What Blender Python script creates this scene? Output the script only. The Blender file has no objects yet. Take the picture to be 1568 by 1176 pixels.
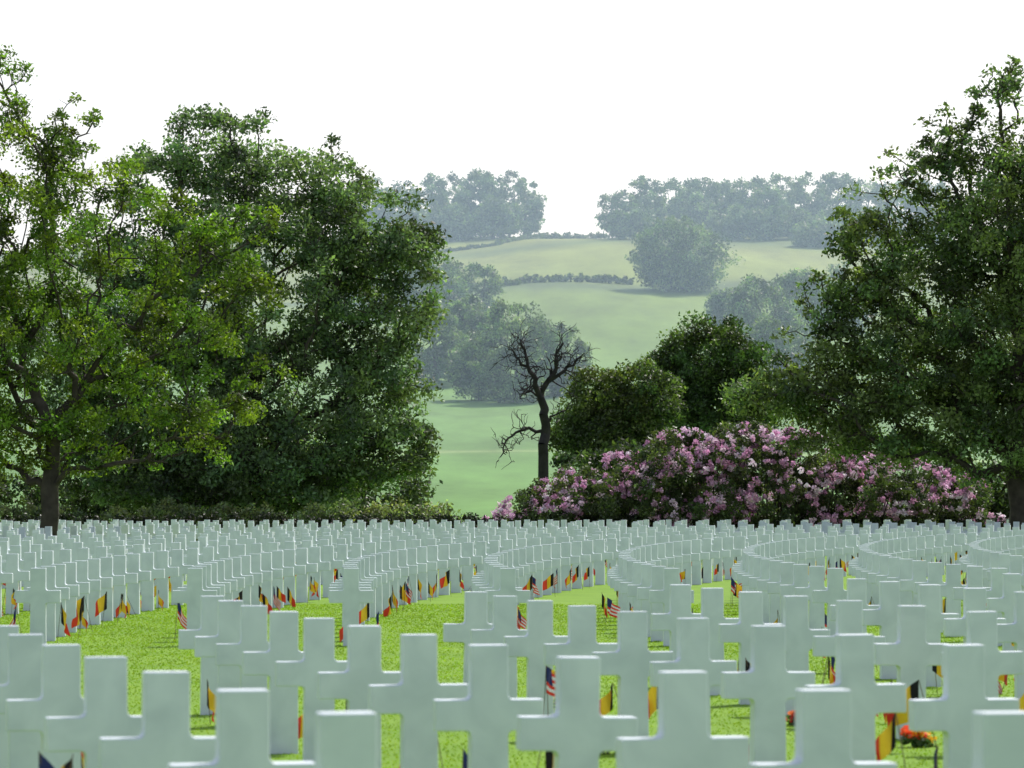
import bpy, bmesh, math, numpy as np
from mathutils import Vector
rng=np.random.default_rng(7)
F=6000.0; CAMH=1.79
scene=bpy.context.scene
def P(px,py,d):   # surveyed position: bearing/elevation from the photo + distance
    return np.array([(px-784)*d/F, d, CAMH+(790-py)*d/F])

# ---------------------------------------------------------------- materials
def new_mat(name):
    m=bpy.data.materials.new(name); m.use_nodes=True
    nt=m.node_tree
    for n in list(nt.nodes): nt.nodes.remove(n)
    o=nt.nodes.new('ShaderNodeOutputMaterial')
    return m,nt,o
def simple_mat(name,col,rough=0.7,noise=0.0,scale=5,spec=0.3):
    m,nt,o=new_mat(name)
    p=nt.nodes.new('ShaderNodeBsdfPrincipled')
    p.inputs['Roughness'].default_value=rough
    p.inputs['Specular IOR Level'].default_value=spec
    if noise>0:
        g=nt.nodes.new('ShaderNodeNewGeometry')
        n=nt.nodes.new('ShaderNodeTexNoise'); n.inputs['Scale'].default_value=scale; n.inputs['Detail'].default_value=6
        r=nt.nodes.new('ShaderNodeValToRGB')
        a=[c*(1-noise) for c in col]; b=[min(1,c*(1+noise)) for c in col]
        r.color_ramp.elements[0].position=.3; r.color_ramp.elements[0].color=(*a,1)
        r.color_ramp.elements[1].position=.7; r.color_ramp.elements[1].color=(*b,1)
        nt.links.new(g.outputs['Position'],n.inputs['Vector']); nt.links.new(n.outputs['Fac'],r.inputs['Fac'])
        nt.links.new(r.outputs['Color'],p.inputs['Base Color'])
    else: p.inputs['Base Color'].default_value=(*col,1)
    nt.links.new(p.outputs[0],o.inputs[0])
    return m
def leaf_mat(name,trans=0.4,tcol=(1.3,1.55,.6),rough=.5,spec=.45):
    m,nt,o=new_mat(name)
    a=nt.nodes.new('ShaderNodeAttribute'); a.attribute_name='tint'
    p=nt.nodes.new('ShaderNodeBsdfPrincipled'); p.inputs['Roughness'].default_value=rough
    p.inputs['Specular IOR Level'].default_value=spec
    t=nt.nodes.new('ShaderNodeBsdfTranslucent')
    mu=nt.nodes.new('ShaderNodeMix'); mu.data_type='RGBA'; mu.blend_type='MULTIPLY'; mu.inputs[0].default_value=1
    mu.inputs[7].default_value=(*tcol,1)
    nt.links.new(a.outputs['Color'],mu.inputs[6]); nt.links.new(mu.outputs[2],t.inputs['Color'])
    nt.links.new(a.outputs['Color'],p.inputs['Base Color'])
    mx=nt.nodes.new('ShaderNodeMixShader'); mx.inputs[0].default_value=trans
    nt.links.new(p.outputs[0],mx.inputs[1]); nt.links.new(t.outputs[0],mx.inputs[2])
    nt.links.new(mx.outputs[0],o.inputs[0])
    return m
LEAF=leaf_mat('leaf_foliage')
GRASS=leaf_mat('grass_blades',.35,(1.2,1.3,.6),.8,.1)
PETAL=leaf_mat('petals',.35,(1,1,1),.6,.2)
BARK=simple_mat('bark',(.05,.042,.034),.9,.4,3)
BARKD=simple_mat('bark_dead',(.03,.026,.025),.9,.4,3)

def mesh_obj(name,V,Fc,mats,midx=None,tint=None,smooth=False,parent=None):
    V=np.asarray(V,dtype=np.float32); Fc=np.asarray(Fc,dtype=np.int32)
    me=bpy.data.meshes.new(name); k=Fc.shape[1]; n=len(Fc)
    me.vertices.add(len(V)); me.vertices.foreach_set('co',V.ravel())
    me.loops.add(n*k); me.loops.foreach_set('vertex_index',Fc.ravel())
    me.polygons.add(n); me.polygons.foreach_set('loop_start',np.arange(0,n*k,k,dtype=np.int32))
    me.polygons.foreach_set('loop_total',np.full(n,k,dtype=np.int32))
    for m in mats: me.materials.append(m)
    if midx is not None: me.polygons.foreach_set('material_index',np.asarray(midx,dtype=np.int32))
    me.polygons.foreach_set('use_smooth',np.full(n,smooth))
    me.update(calc_edges=True)
    if tint is not None:
        at=me.attributes.new('tint','FLOAT_COLOR','POINT')
        c=np.ones((len(V),4),dtype=np.float32); c[:,:3]=tint; at.data.foreach_set('color',c.ravel())
    ob=bpy.data.objects.new(name,me); scene.collection.objects.link(ob)
    if parent: ob.parent=parent
    return ob

# ---------------------------------------------------------------- terrain
TD=np.array([-80,60,110,165,200,250,300,380,450,550,650,800,900,1000,1100,1200,1290,1400,1600,2500,6000.])
TY=np.array([0,0,0,0,0,0,786,745,705,650,600,530,487,446,408,378,366,0,0,0,0.])
TZ=CAMH+(790-TY)*TD/F
TZ[:6]=[0,0,.25,.62,.2,.0]
TZ[17:]=[TZ[16]-3,TZ[16]-25,TZ[16]-70,TZ[16]-90]
_dd=np.linspace(-80,6000,6081); _zz=np.interp(_dd,TD,TZ)
def _sm(z,w):
    k=np.ones(w)/w; zp=np.pad(z,w//2,mode='edge'); return np.convolve(zp,k,'valid')[:len(z)]
_zs=_sm(_sm(_zz,41),41); bl=np.clip((_dd-200)/100,0,1); _zq=_sm(_zz,21)
_zz=_zq*(1-bl)+_zs*bl
def ground_z(x,y):
    x=np.asarray(x,float); y=np.asarray(y,float)
    z=np.interp(y,_dd,_zz)
    k=np.clip((y-350)/500,0,1)
    z=z+k*(2.6*np.sin(x/60+y/190+1.0)+1.6*np.sin(x/31-y/90)+.7*np.sin(x/13+y/37))
    return z
ys=np.concatenate([np.arange(-80,60,4),np.arange(60,220,2.5),np.arange(220,500,6),np.arange(500,1500,12),np.geomspace(1500,5900,30)])
xs=np.concatenate([-np.geomspace(200,3000,24)[::-1],np.arange(-196,197,4),np.geomspace(200,3000,24)])
X,Y=np.meshgrid(xs,ys); Z=ground_z(X,Y)
V=np.stack([X.ravel(),Y.ravel(),Z.ravel()],1)
ny,nx=X.shape; i=np.arange(ny-1)[:,None]*nx+np.arange(nx-1)[None,:]
i=i.ravel(); Fq=np.stack([i,i+1,i+nx+1,i+nx],1)
gm,nt,o=new_mat('grass_ground')
N=nt.nodes.new; L=nt.links.new
geo=N('ShaderNodeNewGeometry'); sep=N('ShaderNodeSeparateXYZ'); L(geo.outputs['Position'],sep.inputs[0])
mp=N('ShaderNodeMapping'); mp.inputs['Scale'].default_value=(1,.22,1); L(geo.outputs['Position'],mp.inputs[0])
n1=N('ShaderNodeTexNoise'); n1.inputs['Scale'].default_value=.6; n1.inputs['Detail'].default_value=8; L(geo.outputs['Position'],n1.inputs['Vector'])
n1b=N('ShaderNodeTexNoise'); n1b.inputs['Scale'].default_value=14; n1b.inputs['Detail'].default_value=5; L(geo.outputs['Position'],n1b.inputs['Vector'])
ad=N('ShaderNodeMath'); ad.operation='MULTIPLY_ADD'; ad.inputs[1].default_value=.5; L(n1b.outputs['Fac'],ad.inputs[0])
hf=N('ShaderNodeMath'); hf.operation='MULTIPLY'; hf.inputs[1].default_value=.5; L(n1.outputs['Fac'],hf.inputs[0]); L(hf.outputs[0],ad.inputs[2])
r1=N('ShaderNodeValToRGB'); e=r1.color_ramp.elements
e[0].position=.36; e[0].color=(.105,.21,.012,1); e[1].position=.64; e[1].color=(.16,.28,.020,1)
L(ad.outputs[0],r1.inputs[0])
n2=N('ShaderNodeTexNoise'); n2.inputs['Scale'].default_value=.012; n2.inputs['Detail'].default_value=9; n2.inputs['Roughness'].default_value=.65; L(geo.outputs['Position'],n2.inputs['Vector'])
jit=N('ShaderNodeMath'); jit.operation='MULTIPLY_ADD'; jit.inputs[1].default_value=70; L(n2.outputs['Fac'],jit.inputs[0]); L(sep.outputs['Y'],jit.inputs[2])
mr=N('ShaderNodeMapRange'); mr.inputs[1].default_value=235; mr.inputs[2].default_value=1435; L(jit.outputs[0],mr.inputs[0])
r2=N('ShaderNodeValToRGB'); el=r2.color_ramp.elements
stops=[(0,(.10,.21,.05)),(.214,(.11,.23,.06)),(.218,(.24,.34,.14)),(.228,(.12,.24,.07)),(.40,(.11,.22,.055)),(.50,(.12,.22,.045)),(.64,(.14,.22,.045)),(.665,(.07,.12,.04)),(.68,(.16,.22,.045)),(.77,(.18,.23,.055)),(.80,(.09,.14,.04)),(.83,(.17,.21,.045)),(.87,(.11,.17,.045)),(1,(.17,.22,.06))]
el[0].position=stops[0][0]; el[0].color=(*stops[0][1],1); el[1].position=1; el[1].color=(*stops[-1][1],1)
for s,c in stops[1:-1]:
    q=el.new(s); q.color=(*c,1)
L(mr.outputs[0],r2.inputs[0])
n3=N('ShaderNodeTexNoise'); n3.inputs['Scale'].default_value=.07; n3.inputs['Detail'].default_value=9; n3.inputs['Roughness'].default_value=.65; L(mp.outputs[0],n3.inputs['Vector'])
mr3=N('ShaderNodeMapRange'); mr3.inputs[1].default_value=.3; mr3.inputs[2].default_value=.7; mr3.inputs[3].default_value=.6; mr3.inputs[4].default_value=1.25; L(n3.outputs['Fac'],mr3.inputs[0])
mul=N('ShaderNodeVectorMath'); mul.operation='SCALE'; L(r2.outputs[0],mul.inputs[0]); L(mr3.outputs[0],mul.inputs['Scale'])
sw=N('ShaderNodeMapRange'); sw.inputs[1].default_value=175; sw.inputs[2].default_value=215; L(sep.outputs['Y'],sw.inputs[0])
mx=N('ShaderNodeMix'); mx.data_type='RGBA'; L(sw.outputs[0],mx.inputs[0]); L(r1.outputs[0],mx.inputs[6]); L(mul.outputs[0],mx.inputs[7])
pb=N('ShaderNodeBsdfPrincipled'); pb.inputs['Roughness'].default_value=.85; pb.inputs['Specular IOR Level'].default_value=.15
L(mx.outputs[2],pb.inputs['Base Color'])
bp=N('ShaderNodeBump'); bp.inputs['Strength'].default_value=.3; bp.inputs['Distance'].default_value=.03; L(n1b.outputs['Fac'],bp.inputs['Height']); L(bp.outputs[0],pb.inputs['Normal'])
L(pb.outputs[0],o.inputs[0])
mesh_obj('ground',V,Fq,[gm],smooth=True)

# grass blades on the near lawn
nb=200000
gd=16+ (rng.random(nb)**.75)*60; gx=(rng.random(nb)-.5)*2*(gd*.145+1.0)
h=(.008+.014*rng.random(nb))*(1+.006*(gd-16)); an=rng.random(nb)*6.28; w=(.006+.005*rng.random(nb))*(1+.02*(gd-16))
bx=np.cos(an)*w; by=np.sin(an)*w; z0=ground_z(gx,gd)-.004
A=np.stack([gx-bx,gd-by,z0],1);B=np.stack([gx+bx,gd+by,z0],1)
C=np.stack([gx+rng.normal(0,.015,nb),gd+rng.normal(0,.015,nb),z0+h],1)
V=np.stack([A,B,C],1).reshape(-1,3)
pat=1+.15*np.sin(gx*1.7+gd*.9)*np.sin(gd*.6-gx*.8)
t=np.array([.20,.36,.024])*(.8+.4*rng.random((nb,1)))*(1+np.array([.3,0,0])*rng.random((nb,1)))*pat[:,None]
mesh_obj('lawn_grass',V,np.arange(nb*3).reshape(-1,3),[GRASS],tint=np.repeat(t,3,0))

# ---------------------------------------------------------------- crosses
def cross_mesh():
    hw=.105; aw=.305; at=.765; ab=.59; top=1.07; r=.03; y2=.065
    pts=[]
    def fil(cx,cz,a0,a1):
        for k in range(4):
            a=math.radians(a0+(a1-a0)*k/3); pts.append((cx+r*math.cos(a),cz+r*math.sin(a)))
    pts+= [(-hw-.008,-.15),(hw+.008,-.15)]
    fil(hw+r,ab-r,180,90)
    pts+=[(aw,ab),(aw,at)]
    fil(hw+r,at+r,270,180)
    pts+=[(hw,top),(-hw,top)]
    fil(-hw-r,at+r,0,-90)
    pts+=[(-aw,at),(-aw,ab)]
    fil(-hw-r,ab-r,90,0)
    bm=bmesh.new()
    vs=[bm.verts.new((x,-y2,z)) for x,z in pts]
    f=bm.faces.new(vs)
    ret=bmesh.ops.extrude_face_region(bm,geom=[f])
    for v in [g for g in ret['geom'] if isinstance(g,bmesh.types.BMVert)]: v.co.y=y2
    bmesh.ops.recalc_face_normals(bm,faces=bm.faces)
    ed=[e for e in bm.edges if len(e.link_faces)==2 and e.calc_face_angle()>.7]
    bmesh.ops.bevel(bm,geom=ed,offset=.008,segments=2,affect='EDGES',profile=.5)
    bmesh.ops.triangulate(bm,faces=bm.faces)
    me=bpy.data.meshes.new('grave_cross'); bm.to_mesh(me); bm.free()
    return me
MARB,nt,o=new_mat('white_marble')
p=nt.nodes.new('ShaderNodeBsdfPrincipled'); p.inputs['Roughness'].default_value=.5; p.inputs['Specular IOR Level'].default_value=.35
g=nt.nodes.new('ShaderNodeNewGeometry'); n=nt.nodes.new('ShaderNodeTexNoise'); n.inputs['Scale'].default_value=3.5; n.inputs['Detail'].default_value=10; n.inputs['Distortion'].default_value=.6
r=nt.nodes.new('ShaderNodeValToRGB'); r.color_ramp.elements[0].position=.3; r.color_ramp.elements[0].color=(.53,.59,.64,1); r.color_ramp.elements[1].position=.65; r.color_ramp.elements[1].color=(.64,.70,.745,1)
nt.links.new(g.outputs['Position'],n.inputs['Vector']); nt.links.new(n.outputs['Fac'],r.inputs[0]); nt.links.new(r.outputs[0],p.inputs['Base Color']); nt.links.new(p.outputs[0],o.inputs[0])
cme=cross_mesh(); cme.materials.append(MARB)
cv=np.zeros(len(cme.vertices)*3,dtype=np.float32); cme.vertices.foreach_get('co',cv); cv=cv.reshape(-1,3)
cf=np.zeros(len(cme.loops),dtype=np.int32); cme.loops.foreach_get('vertex_index',cf); cf=cf.reshape(-1,3)
graves=[]
def block(R0,DC,SEPr,SEPl,STEP,xb,dstart,y0,y1,ks,jr):
    CX=xb+R0
    for k in ks:
        R=R0+k*(SEPl if k>0 else SEPr)
        for j in jr:
            sn=(dstart-DC)/R0
            th=math.asin(sn)*R0/R+j*STEP/R
            if abs(th)>1.2: continue
            x=CX-R*math.cos(th); y=DC+R*math.sin(th)
            if y<y0 or y>y1(x) or abs(x)>y*.145+2.5: continue
            graves.append((x,y,th,k))
R0=172.0; DC=61.0
xb=.32-(R0-math.sqrt(R0**2-(DC-20.1)**2))
block(R0,DC,2.6,2.33,1.95,xb,20.1,12.6,lambda x:min(49,max(35.5,39.5+1.8*x)),range(-12,10),range(-12,30))
block(172.,64.,2.25,2.15,1.95,-.35,54.,53.2,lambda x:161,range(-50,20),range(-2,110))
print('graves',len(graves))
dv=[];df=[];nf=0;near=0
for gi,(x,y,th,k) in enumerate(graves):
    a=-th*.8+rng.normal(0,.015); z=float(ground_z(x,y))
    if y<45:
        ob=bpy.data.objects.new('grave_cross',cme); ob.location=(x,y,z); ob.rotation_euler=(rng.normal(0,.006),rng.normal(0,.006),a); scene.collection.objects.link(ob); near+=1
    else:
        c,s=math.cos(a),math.sin(a)
        v=np.stack([cv[:,0]*c-cv[:,1]*s+x, cv[:,0]*s+cv[:,1]*c+y, cv[:,2]+z],1)
        dv.append(v); df.append(cf+nf); nf+=len(cv)
mesh_obj('distant_grave_crosses',np.concatenate(dv),np.concatenate(df),[MARB])
print('near',near)

# flags
MB=simple_mat('flag_black',(.012,.012,.014),.8); MY=simple_mat('flag_yellow',(.80,.50,.03),.8); MR=simple_mat('flag_red',(.68,.05,.025),.8)
MW=simple_mat('flag_white',(.7,.7,.7),.8); MBL=simple_mat('flag_blue',(.02,.03,.12),.8); MWD=simple_mat('flag_stick',(.12,.08,.05),.7)
fV=[];fF=[];fM=[];fn=0
def add_flag(x,y,z,us):
    global fn
    H=rng.uniform(.38,.60); tilt=rng.normal(0,.08,2)
    top=np.array([x+tilt[0],y+tilt[1],z+H]); base=np.array([x,y,z-.02])
    q=[]
    for P0 in (base,top):
        for a in (0,2.09,4.19): q.append(P0+np.array([math.cos(a)*.004,math.sin(a)*.004,0]))
    fV.extend(q)
    for a in range(3):
        b=(a+1)%3; fF.append((fn+a,fn+b,fn+3+b,fn+3+a)); fM.append(5)
    fn+=6
    nu,nv=12,7; wd=rng.uniform(.30,.42);ht=wd*.68
    dr=rng.uniform(.5,1.1); an=rng.uniform(-1.1,1.1)+(0 if rng.random()<.5 else math.pi)
    ph=rng.random()*6; dirv=np.array([math.cos(an),math.sin(an),0]); pr=np.array([-dirv[1],dirv[0],0]); am=rng.uniform(.025,.05)
    for j in range(nv+1):
        for i in range(nu+1):
            u=i/nu; v=j/nv
            pt=top+np.array([0,0,-v*ht])+dirv*(u*wd*(1-.72*dr)+.03*math.sin(u*6+ph+v)*dr*u)+np.array([0,0,-u*wd*.8*dr*(1-.35*v)])+pr*(am*math.sin(u*8+ph+v*2.)*min(1,u*3))
            fV.append(pt)
    for j in range(nv):
        for i in range(nu):
            a=fn+j*(nu+1)+i; fF.append((a,a+1,a+nu+2,a+nu+1))
            if us: m=4 if (i<5 and j<4) else (2 if j%2==0 else 3)
            else: m=0 if i<3 else (1 if i<8 else 2)
            fM.append(m)
    fn+=(nu+1)*(nv+1)
for (x,y,th,k) in graves:
    if y>140: continue
    p0=.9 if y<50 else .75
    if rng.random()<p0: add_flag(x+rng.uniform(.16,.40),y+.25,float(ground_z(x,y)),False)
    if rng.random()<p0*.4: add_flag(x-rng.uniform(.16,.40),y+.25,float(ground_z(x,y)),False)
    if rng.random()<p0*.5: add_flag(x+rng.choice([-1,1])*rng.uniform(.12,.38),y+.32,float(ground_z(x,y)),True)
mesh_obj('grave_flags',fV,fF,[MB,MY,MR,MW,MBL,MWD],midx=fM)

# ---------------------------------------------------------------- trees
def leaves(centers,nper,cr,ls,base,var=.35,clumpvar=.3,flat=.7,yellow=.3,seed=0,name='foliage',parent=None,mat=None,up=.4,wid=.5):
    r=np.random.default_rng(seed)
    n=len(centers); cnt=nper
    c=np.repeat(centers,cnt,0); m=len(c)
    crs=np.repeat(cr*r.uniform(.7,1.25,n),cnt)
    off=r.normal(0,1,(m,3)); off/= (1e-6+np.linalg.norm(off,axis=1,keepdims=True)); off*= (r.random((m,1))**.5)*(1+.25*r.random((m,1))**3)
    off*=np.array([1,1,flat])*crs[:,None]
    off[:,2]-= .25*(off[:,0]**2+off[:,1]**2)/np.maximum(crs,.01)
    p=c+off
    nrm=r.normal(0,1,(m,3)); nrm[:,2]+=up; nrm/=np.linalg.norm(nrm,axis=1,keepdims=True)
    t=r.normal(0,1,(m,3)); t-=nrm*np.sum(t*nrm,1,keepdims=True); t/=np.linalg.norm(t,axis=1,keepdims=True)
    b=np.cross(nrm,t); s=(ls*r.uniform(.6,1.3,m))[:,None]
    V=np.stack([p-t*s, p-b*s*wid, p+t*s, p+b*s*wid],1).reshape(-1,3)
    Fq=np.arange(m*4).reshape(-1,4)
    cl=np.repeat(1+clumpvar*r.normal(0,1,n).clip(-1.6,1.8),cnt)
    lv=cl*(1+var*r.normal(0,1,m).clip(-1.8,2)); lv=np.clip(lv,.25,2.6)
    tint=np.array(base)[None,:]*lv[:,None]; ye=np.repeat(r.random(n),cnt)*yellow
    tint[:,0]*=1+ye; tint[:,2]*=1-.5*ye
    return mesh_obj(name,V,Fq,[mat or LEAF],tint=np.repeat(tint,4,0).clip(0,.9),parent=parent)
def tubes(segs,name,parent,mat,ns=6):
    A=np.array([s[0] for s in segs]);B=np.array([s[1] for s in segs]);ra=np.array([s[2] for s in segs]);rb=np.array([s[3] for s in segs])
    D=B-A; Ln=np.linalg.norm(D,axis=1,keepdims=True)+1e-9; D=D/Ln
    ref=np.where(np.abs(D[:,2:3])>.9,np.array([[1.,0,0]]),np.array([[0,0,1.]]))
    U=np.cross(D,ref);U/=np.linalg.norm(U,axis=1,keepdims=True);W=np.cross(D,U)
    V=[]
    for q in range(2):
        C=(A-D*0.15*ra[:,None]) if q==0 else (B+D*.15*rb[:,None]); rr=ra if q==0 else rb
        for k in range(ns):
            a=2*math.pi*k/ns; V.append(C+(U*math.cos(a)+W*math.sin(a))*rr[:,None])
    V=np.stack(V,1).reshape(-1,3); n=len(segs); base=np.arange(n)*2*ns
    Fq=[]
    for k in range(ns):
        k2=(k+1)%ns; Fq.append(np.stack([base+k,base+k2,base+ns+k2,base+ns+k],1))
    return mesh_obj(name,V,np.concatenate(Fq),[mat],smooth=True,parent=parent)
def sample_lobes(lobes,d,n,r,mind,ymul=1.0,shell=.5,y0=0):
    L=[]
    for lo in lobes:
        cx,cy,rx,ry=lo[:4]; w=lo[4] if len(lo)>4 else 1
        c=P(cx,cy,d); c[1]+=y0; a=rx*d/F; b=ry*d/F; L.append((c,a,b,(a*b*(a+b)/2)**.75*w))
    wt=np.array([l[3] for l in L]); wt/=wt.sum(); out=np.zeros((0,3)); tries=0
    while len(out)<n and tries<n*25:
        tries+=1
        c,a,b,_=L[r.choice(len(L),p=wt)]
        v=r.normal(0,1,3); v/=np.linalg.norm(v); q=shell+(1-shell)*r.random()**.6 if r.random()<.8 else r.random()**.5
        p=c+v*q*np.array([a,(a+b)/2*ymul,b])
        if len(out)==0 or np.min(np.sum((out-p)**2,1))>mind*mind: out=np.vstack([out,p])
    return out
def skeleton(trunk,nodes,tip,r,alpha=.45,power=.5):
    pts=[np.array(t) for t in trunk]; par=[-1]+list(range(len(trunk)-1)); path=[0.]
    for i in range(1,len(trunk)): path.append(path[-1]+np.linalg.norm(pts[i]-pts[i-1])*.8)
    fork=pts[len(pts)//2]
    order=np.argsort(np.linalg.norm(nodes-fork,axis=1))
    Pn=np.array(pts); pa=np.array(path); can=np.ones(len(pts),bool); can[:2]=False
    for i in order:
        p=nodes[i]; dd=np.linalg.norm(Pn-p,axis=1)
        pen=np.where(Pn[:,2]>p[2]+.2,dd*.5,0)
        cost=dd+alpha*pa+pen; cost[~can]=1e9
        j=int(np.argmin(cost)); par.append(j); Pn=np.vstack([Pn,p]); pa=np.append(pa,pa[j]+dd[j]); can=np.append(can,True)
    n=len(Pn); w=np.ones(n)
    for i in range(n-1,0,-1): w[par[i]]+=w[i]
    rad=tip*w**power
    segs=[]
    for i in range(1,n):
        a=Pn[par[i]]; b=Pn[i]; L=np.linalg.norm(b-a); ra=min(rad[par[i]],rad[i]*1.35); rb=rad[i]
        if i<len(trunk): segs.append((a,b,rad[par[i]],rb)); continue
        m1=a*.67+b*.33+r.normal(0,.05*L,3); m2=a*.33+b*.67+r.normal(0,.05*L,3); m1[2]+=.04*L; 
        segs+= [(a,m1,ra,ra*.7+rb*.3),(m1,m2,ra*.7+rb*.3,ra*.35+rb*.65),(m2,b,ra*.35+rb*.65,rb)]
        for q in range(2):
            s=m2 if q else b; e=s+r.normal(0,1,3)*.22*min(L,3)+np.array([0,0,.1*min(L,3)]); segs.append((s,e,rb*.7,rb*.25))
    return segs
def tree(name,base,fork,lobes,d,n,nper,cr,ls,col,seed,tip=.02,mind=None,sparse=None,shell=.5,ymul=1.,bark=None,alpha=.45,zb=None,power=.5,**kw):
    r=np.random.default_rng(seed)
    em=bpy.data.objects.new(name,None); scene.collection.objects.link(em)
    b=P(*base,d); b[2]=float(ground_z(b[0],b[1]))-.1; em.location=(0,0,0)
    tp=P(*fork,d); trunk=[b]
    for k in range(1,6):
        t=k/5; q=b*(1-t)+tp*t; q[:2]+=r.normal(0,.012*np.linalg.norm(tp-b),2); trunk.append(q)
    nodes=sample_lobes(lobes,d,n,r,mind or cr*.55,ymul,shell)
    allc=nodes; 
    if sparse:
        sn=sample_lobes(sparse['lobes'],d,sparse['n'],r,cr*.3,1.,.1)
        allc=np.vstack([nodes,sn])
    segs=skeleton(trunk,allc,tip,r,alpha,power)
    segs.append((b,b+np.array([0,0,.5]),segs[0][2]*1.35,segs[0][2]*1.0))
    tubes(segs,'trunk_and_limbs',em,bark or BARK)
    leaves(nodes,nper,cr,ls,col,seed=seed,parent=em,name='crown_foliage',**kw)
    if sparse: leaves(sn,sparse['nper'],cr*sparse.get('cr',.7),ls,col,seed=seed+1,parent=em,name='crown_tips',**kw)
    return em

# near left tree
tree('linden_tree',(72,850),(80,680),
 [(20,340,150,175),(150,400,165,190),(310,440,105,110),(60,570,190,130),(240,560,150,110),(320,620,85,60),(-120,420,170,260),(100,270,100,80),(375,440,60,60),(-60,630,180,100),(40,660,130,50),(200,650,130,50)],
 130,430,200,.58,.08,(.090,.175,.024),11,tip=.014,mind=.38,yellow=.5,clumpvar=.4,
 sparse=dict(lobes=[(20,140,70,75),(110,190,60,55),(0,110,40,50),(345,330,80,50),(100,705,160,25),(400,560,45,50),(320,685,70,25)],n=90,nper=60,cr=.6))
# big tree
tree('large_beech_tree',(365,800),(390,560),
 [(335,255,100,92),(260,320,95,120),(460,310,100,95),(550,355,95,100),(410,430,200,150),(580,470,95,120),(590,600,80,95),(450,620,200,120),(260,560,150,170),(500,250,40,35),(610,690,55,60),(340,690,230,80),(630,370,45,60),(150,500,120,200),(520,690,120,70),(200,690,140,80),(360,745,230,40,2.5)],
 180,860,190,.85,.12,(.100,.165,.080),23,tip=.019,mind=.58,yellow=.22,clumpvar=.38,
 sparse=dict(lobes=[(490,225,50,25),(660,420,28,120),(640,660,40,70),(330,180,80,25)],n=35,nper=80,cr=.7))
# right tree
tree('spreading_tree',(1560,800),(1565,520),
 [(1530,330,140,110),(1440,410,120,110),(1480,520,190,130),(1620,440,190,260),(1370,560,130,85),(1280,620,110,50),(1430,650,190,60),(1580,670,220,80),(1350,450,70,80),(1720,350,160,260),(1170,605,60,28,5),(1230,600,80,45,3),(1580,250,110,70),(1290,660,120,35,1.8),(1290,520,60,60,2.2),(1335,380,50,70,2)],
 150,740,200,.72,.10,(.088,.15,.058),37,tip=.017,mind=.48,yellow=.38,clumpvar=.4,
 sparse=dict(lobes=[(1430,250,80,60),(1560,150,80,70),(1480,210,90,60),(1350,300,50,60),(1270,460,50,60),(1145,600,45,30,4),(1310,370,40,70),(1220,530,50,45)],n=130,nper=60,cr=.6))
# mid dark trees
tree('oak_tree',(1085,730),(1085,600),
 [(1090,548,80,62),(1145,560,38,50),(1030,575,50,50),(1080,630,105,65)],230,240,190,.8,.125,(.062,.12,.036),41,tip=.018,mind=.55,clumpvar=.35)
tree('small_tree',(940,730),(940,640),
 [(925,600,55,42),(985,610,60,55),(890,640,32,45),(930,670,85,50)],222,180,180,.75,.12,(.080,.14,.045),43,tip=.015,mind=.5,yellow=.4,clumpvar=.35)

# bare dead tree
def dead_tree():
    r=np.random.default_rng(5); d=205; segs=[]
    em=bpy.data.objects.new('dead_tree',None); scene.collection.objects.link(em)
    b=P(832,740,d); b[2]=float(ground_z(b[0],d))-.1
    def path(pts,r0,r1,lvl):
        pts=[P(x,y,d)+np.array([0,o,0]) for x,y,o in pts]
        fine=[]
        for a,c in zip(pts[:-1],pts[1:]):
            for t in (0,.33,.66): 
                q=a*(1-t)+c*t
                if t: q=q+r.normal(0,.08,3)
                fine.append(q)
        fine.append(pts[-1]); n=len(fine)-1
        for k in range(n):
            segs.append((fine[k],fine[k+1],r0+(r1-r0)*k/n,r0+(r1-r0)*(k+1)/n))
            if lvl and k>1:
                twig(fine[k],(fine[k+1]-fine[k]),max(.03,(r0+(r1-r0)*k/n)*.5),2)
    def twig(p,dr,rad,l):
        rad=max(rad,.02)
        dr=dr/(np.linalg.norm(dr)+1e-6)
        for q in range(r.integers(1,3)):
            v=dr+r.normal(0,.75,3)+np.array([0,0,.2]); v/=np.linalg.norm(v); p2=p.copy()
            for s in range(3):
                p3=p2+v*r.uniform(.12,.28); segs.append((p2,p3,rad*(1-.2*s),rad*(1-.2*(s+1)))); p2=p3; v=v+r.normal(0,.45,3); v/=np.linalg.norm(v)
            if l>0: twig(p2,v,rad*.6,l-1)
    segs.append((b,P(832,690,d),.36,.30))
    path([(832,695,0),(836,650,.1),(828,610,0)],.31,.23,0)
    path([(828,612,0),(838,585,.2),(850,568,.3),(852,545,.2),(862,525,.2)],.18,.05,1)
    path([(838,585,.2),(866,566,.4),(880,556,.5),(895,540,.3)],.12,.03,1)
    path([(828,612,0),(820,580,-.2),(808,560,-.3),(803,535,-.1),(797,520,-.2)],.17,.04,1)
    path([(808,562,-.3),(790,548,-.4),(784,535,-.3)],.08,.025,1)
    path([(833,665,0),(810,655,.3),(790,662,.4),(772,680,.5),(766,700,.5)],.11,.025,1)
    path([(836,650,0),(852,635,-.2),(870,622,-.3)],.08,.025,1)
    path([(826,605,0),(812,598,.2),(795,590,.3)],.07,.02,1)
    tubes(segs,'trunk_and_branches',em,BARKD)
dead_tree()

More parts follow.
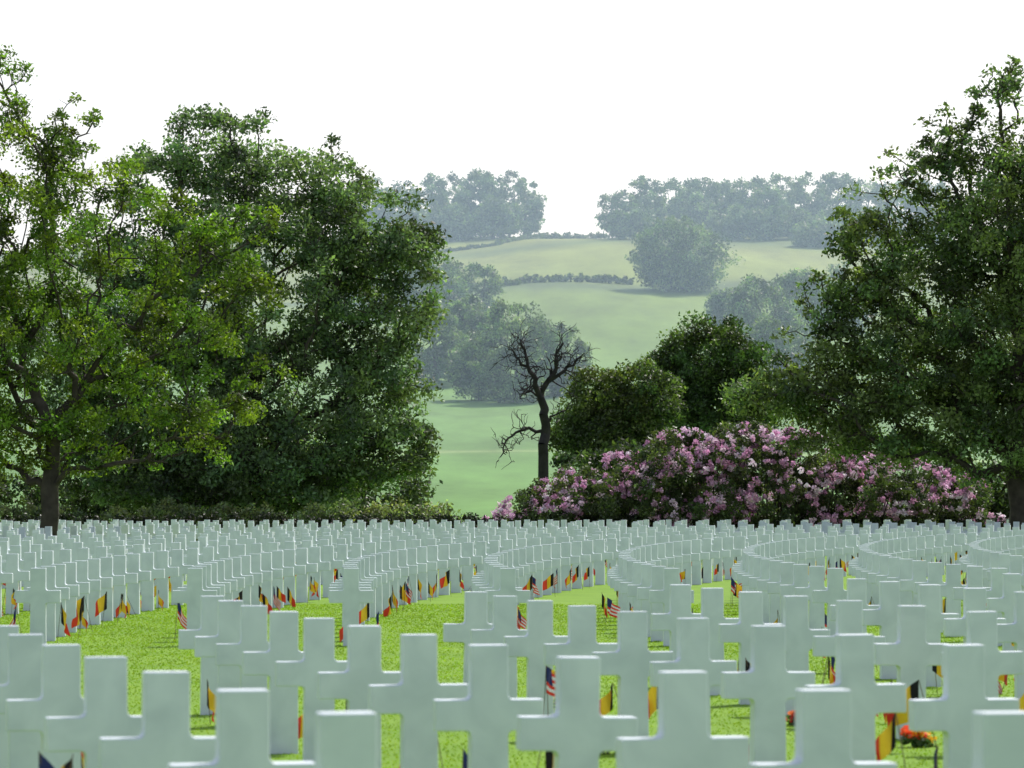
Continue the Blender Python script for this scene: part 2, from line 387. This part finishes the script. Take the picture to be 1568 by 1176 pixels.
# rhododendron
def bush(name,lobes,d,n,nper,cr,ls,col,seed,shell=.75,ymul=1.,flowers=None,**kw):
    r=np.random.default_rng(seed); em=bpy.data.objects.new(name,None); scene.collection.objects.link(em)
    nodes=sample_lobes(lobes,d,n,r,cr*.4,ymul,shell)
    nodes=nodes[nodes[:,2]>ground_z(nodes[:,0],nodes[:,1])-.1]
    leaves(nodes,nper,cr,ls,col,seed=seed,parent=em,name='leaves',**kw)
    segs=[]
    for p in nodes[::6]:
        b=np.array([p[0]*.9+nodes[:,0].mean()*.1,d+(p[1]-d)*.3,float(ground_z(p[0],p[1]))-.05]); m=(b+p)/2+r.normal(0,.15,3)
        segs+=[(b,m,.05,.035),(m,p,.035,.015)]
    tubes(segs,'stems',em,BARK,5)
    if flowers:
        f=sample_lobes(flowers['lobes'],d,flowers['n'],r,.14,ymul,.95)
        f=f[f[:,2]>ground_z(f[:,0],f[:,1])+.1]
        pn=np.sin(f[:,0]*1.9+f[:,2]*1.3)+np.sin(f[:,0]*.83-f[:,2]*2.9+1)+.8*np.sin(f[:,1]*2.1+f[:,0]*3.3)
        pn+=np.clip((f[:,2]-2.3)*.4,-.5,1.0)
        f=f[(pn+r.normal(0,.5,len(f)))>flowers.get('thr',-.1)]
        for q,(col2,sub) in enumerate([((.70,.43,.60),f[0::3]),((.84,.64,.76),f[1::3]),((.58,.30,.48),f[2::3])]):
            leaves(sub,30,.16,.062,col2,seed=seed+5+q,parent=em,name='blossoms_%d'%q,mat=PETAL,var=.18,clumpvar=.18,yellow=0,flat=.8,wid=.8)
RL=[(775,818,45,36),(830,805,75,62),(890,795,90,80),(970,785,105,98),(1050,770,105,115),(1140,765,110,118),(1220,775,110,118),(1310,785,110,100),(1400,795,95,90),(1475,800,65,75)]
bush('rhododendron_bush',RL,165,1000,150,.40,.08,(.055,.088,.034),51,ymul=1.2,flowers=dict(lobes=RL,n=3900,thr=-.05),yellow=.3)

# flower bouquets laid at graves
def bouquet(x,y,cols,seed):
    r=np.random.default_rng(seed); z=float(ground_z(x,y)); em=bpy.data.objects.new('flower_bouquet',None); scene.collection.objects.link(em)
    c=np.stack([x+r.uniform(-.1,.1,7),y+r.uniform(-.06,.06,7),z+r.uniform(.06,.14,7)],1)
    leaves(c-np.array([0,0,.05]),30,.07,.03,(.05,.11,.03),seed=seed,parent=em,name='greenery')
    leaves(c[:4],40,.055,.02,cols[0],seed=seed+1,parent=em,name='blooms_a',mat=PETAL,yellow=0,wid=.9,var=.15)
    leaves(c[4:],40,.055,.02,cols[1],seed=seed+2,parent=em,name='blooms_b',mat=PETAL,yellow=0,wid=.9,var=.15)
bouquet(2.49,33.5,[(.75,.08,.05),(.8,.25,.1)],301)
bouquet(3.12,30.4,[(.8,.45,.03),(.75,.1,.04)],302)
bouquet(.27,36,[(.8,.6,.05),(.8,.7,.5)],303)
bouquet(.62,29.6,[(.75,.1,.05),(.8,.5,.05)],304)
bouquet(4.5,61,[(.8,.6,.6),(.75,.2,.1)],305)

# hedges / shrubs along cemetery edge
def strip(name,x0,x1,ytop,d,seed,col,cr=.35,ls=.08,nper=70,dens=3.,depth=.7,yellow=.3,amp=6,wave=(.02,.053)):
    r=np.random.default_rng(seed); X0=(x0-784)*d/F; X1=(x1-784)*d/F
    Lw=X1-X0; top=CAMH+(790-ytop)*d/F
    gz=float(ground_z(0,d)); Hh=max(.5,top-gz); n=int(Lw*Hh*dens/(cr*cr*4)); 
    x=r.uniform(X0,X1,n); px=x*F/d
    tz=top+amp*d/F*(np.sin(px*wave[0]+seed)+np.sin(px*wave[1]*1.7+2*seed)*.6)
    z=ground_z(x,d)+ (tz-ground_z(x,d)-cr*.6)*(r.random(n)**.7); y=d+r.uniform(-depth,depth,n)
    em=bpy.data.objects.new(name,None); scene.collection.objects.link(em)
    c=np.stack([x,y,z],1); leaves(c,nper,cr,ls,col,seed=seed,parent=em,name='leaves',yellow=yellow)
    segs=[]
    for p in c[::8]:
        b=np.array([p[0],d,float(ground_z(p[0],d))-.05]); segs.append((b,p,.04,.015))
    tubes(segs,'stems',em,BARK,5)
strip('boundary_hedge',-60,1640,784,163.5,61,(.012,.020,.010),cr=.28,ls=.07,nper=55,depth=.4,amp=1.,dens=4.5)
strip('ivy_shrubs',-60,715,768,172,62,(.16,.22,.11),cr=.4,ls=.09,nper=60,depth=.7,amp=7,dens=5)
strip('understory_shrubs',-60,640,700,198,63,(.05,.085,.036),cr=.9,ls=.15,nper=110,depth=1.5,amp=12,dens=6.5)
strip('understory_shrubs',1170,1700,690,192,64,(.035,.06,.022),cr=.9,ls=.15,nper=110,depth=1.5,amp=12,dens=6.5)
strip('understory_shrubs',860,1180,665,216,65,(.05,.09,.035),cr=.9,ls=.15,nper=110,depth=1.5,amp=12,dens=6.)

# ---------------------------------------------------------------- distant hill trees
def dist_tree(name,cx,ybot,top,rx,d,seed,col=(.095,.165,.078),n=110,leafpx=2.7,nper=75):
    gx=(cx-784)*d/F; ybot=790-(float(ground_z(gx,d))-CAMH)*F/d
    top=top-2; ry=(ybot-top)/2
    r=np.random.default_rng(seed)
    lobes=[(cx,top+ry*1.02,rx*.86,ry*.9,1.5),(cx,ybot-ry*.45,rx*.82,ry*.5,1.3)]
    for k in range(6):
        a=r.uniform(0,6.28); lobes.append((cx+math.cos(a)*rx*.6,top+ry+math.sin(a)*ry*.5,rx*r.uniform(.32,.45),ry*r.uniform(.32,.45)))
    sc=d/F
    return tree(name,(cx,ybot+5),(cx,top+ry),lobes,d,n,nper,(rx*.13+5)*sc,leafpx*sc,col,seed,tip=.28*sc,mind=rx*.08*sc,shell=.6,bark=BARK,clumpvar=.4)
dist_tree('hillside_tree',1042,452,330,84,985,71,n=230)
dist_tree('hillside_tree',722,475,395,52,900,72)
dist_tree('hillside_tree',665,500,385,55,880,73)
dist_tree('hillside_tree',714,562,447,42,730,74,n=140)
dist_tree('hillside_tree',790,602,448,64,665,75,n=190)
dist_tree('hillside_tree',855,600,490,54,680,76,n=140)
dist_tree('hillside_tree',665,575,465,52,715,77,n=140)
dist_tree('hillside_tree',735,590,500,52,675,78,n=140)
dist_tree('hillside_tree',1165,530,418,66,800,79,n=150)
dist_tree('hillside_tree',1235,545,405,62,830,80,n=150)
dist_tree('hillside_tree',1190,600,475,62,700,81,n=150)
dist_tree('hillside_tree',1290,560,400,62,850,82)
dist_tree('hillside_tree',590,520,380,60,900,90)
dist_tree('hillside_tree',1255,402,338,45,1150,91)
dist_tree('hillside_tree',1120,500,440,42,870,92)

def treeline(name,items,seed,col=(.08,.14,.076)):
    em=bpy.data.objects.new(name,None); scene.collection.objects.link(em)
    for q,(cx,yb,tp,rx,d) in enumerate(items):
        o=dist_tree('tree',cx,yb,tp,rx,d,seed+q,col,n=80,nper=65)
        o.name='stand_%d'%q; o.parent=em
it=[(560,385,265,40,1255),(610,385,270,38,1260),(655,380,262,36,1250),(695,380,264,34,1262),(735,380,255,38,1250),(780,378,252,38,1255),(803,374,264,30,1262),(755,382,300,40,1235),(690,382,310,40,1235),(640,384,315,40,1235),(720,382,275,35,1245)]
treeline('distant_treeline',it,100)
it=[(948,388,285,34,1190),(990,388,266,36,1215),(1030,388,262,38,1235),(1075,388,262,36,1225),(1110,388,268,34,1235),(1150,388,264,38,1225),(1195,386,262,36,1235),(1240,386,256,38,1225),(1285,386,258,38,1235),(1330,386,264,36,1225),(1380,386,262,40,1235),(1430,386,262,40,1225),
    (970,390,320,38,1175),(1120,392,315,42,1180),(1170,392,315,42,1175),(1220,392,320,40,1180),(1280,392,315,42,1175),(1340,392,315,42,1175),(1055,390,285,36,1210),(1175,388,285,36,1215)]
treeline('distant_treeline',it,140)

def hedgerow(name,pts,seed,hgt=2.5,step=1.6):
    r=np.random.default_rng(seed); c=[]
    for (xa,da),(xb,db) in zip(pts[:-1],pts[1:]):
        A=np.array([(xa-784)*da/F,da]);B=np.array([(xb-784)*db/F,db]); n=int(np.linalg.norm(B-A)/step)+1
        for k in range(n):
            q=A+(B-A)*k/n; g=float(ground_z(q[0],q[1])); hh=hgt*r.uniform(.45,1.2)
            c.append((q[0]+r.normal(0,.5),q[1]+r.normal(0,.5),g+hh*.35)); c.append((q[0],q[1],g+hh*.7))
    leaves(np.array(c),45,hgt*.45,.5,(.07,.11,.055),seed=seed,name=name)
hedgerow('field_hedgerow',[(755,985),(820,1000),(900,1005),(975,1000)],201,2.2)
hedgerow('field_hedgerow',[(820,1275),(870,1285),(935,1275)],202,2.4)
hedgerow('field_hedgerow',[(1100,960),(1200,960),(1330,970)],203,2.6)
hedgerow('field_hedgerow',[(640,1180),(760,1190),(830,1240)],204,1.2,1.2)

# ---------------------------------------------------------------- haze
hz,nt,o=new_mat('haze_air')
vs=nt.nodes.new('ShaderNodeVolumeScatter'); vs.inputs['Color'].default_value=(.60,.84,1,1); vs.inputs['Density'].default_value=.00045; vs.inputs['Anisotropy'].default_value=.3
nt.links.new(vs.outputs[0],o.inputs['Volume'])
bx=[(-600,250,-60),(600,250,-60),(600,1420,-60),(-600,1420,-60),(-600,250,145),(600,250,145),(600,1420,145),(-600,1420,145)]
mesh_obj('atmospheric_haze',bx,[(0,3,2,1),(4,5,6,7),(0,1,5,4),(1,2,6,5),(2,3,7,6),(3,0,4,7)],[hz])

# ---------------------------------------------------------------- light
el_=math.radians(50); az=math.radians(32)
w=bpy.data.worlds.new('World'); scene.world=w; w.use_nodes=True; nt=w.node_tree
bg=nt.nodes['Background']; sky=nt.nodes.new('ShaderNodeTexSky'); sky.sky_type='NISHITA'; sky.sun_disc=False
sky.sun_elevation=el_; sky.sun_rotation=az; sky.air_density=1.0; sky.dust_density=3.0; sky.ozone_density=1.0
tc=nt.nodes.new('ShaderNodeTexCoord'); sx=nt.nodes.new('ShaderNodeSeparateXYZ'); nt.links.new(tc.outputs['Generated'],sx.inputs[0])
mr=nt.nodes.new('ShaderNodeMapRange'); mr.inputs[1].default_value=0.1; mr.inputs[2].default_value=.5; mr.inputs[3].default_value=.62; mr.inputs[4].default_value=.08; nt.links.new(sx.outputs['Z'],mr.inputs[0])
mx=nt.nodes.new('ShaderNodeMix'); mx.data_type='RGBA'; nt.links.new(mr.outputs[0],mx.inputs[0]); nt.links.new(sky.outputs[0],mx.inputs[6]); mx.inputs[7].default_value=(9.2,9.6,9.9,1)
nt.links.new(mx.outputs[2],bg.inputs[0]); bg.inputs[1].default_value=.15
sd=bpy.data.lights.new('sun','SUN'); sd.energy=5.0; sd.angle=math.radians(.5); sd.color=(1,.96,.9)
so=bpy.data.objects.new('sun',sd); scene.collection.objects.link(so)
dirv=Vector((math.sin(az)*math.cos(el_),math.cos(az)*math.cos(el_),math.sin(el_)))
so.rotation_euler=dirv.to_track_quat('Z','Y').to_euler(); so.location=(50,50,80)

cam=bpy.data.cameras.new('camera'); co=bpy.data.objects.new('camera',cam); scene.collection.objects.link(co)
cam.sensor_width=36; cam.lens=F/1568*36; cam.clip_end=9000; cam.clip_start=.5
co.location=(0,0,CAMH); co.rotation_euler=(math.radians(90)+math.atan(202/F),0,0)
cam.dof.use_dof=True; cam.dof.focus_distance=115; cam.dof.aperture_fstop=6
scene.camera=co
scene.view_settings.view_transform='Standard'; scene.view_settings.look='None'; scene.view_settings.exposure=0
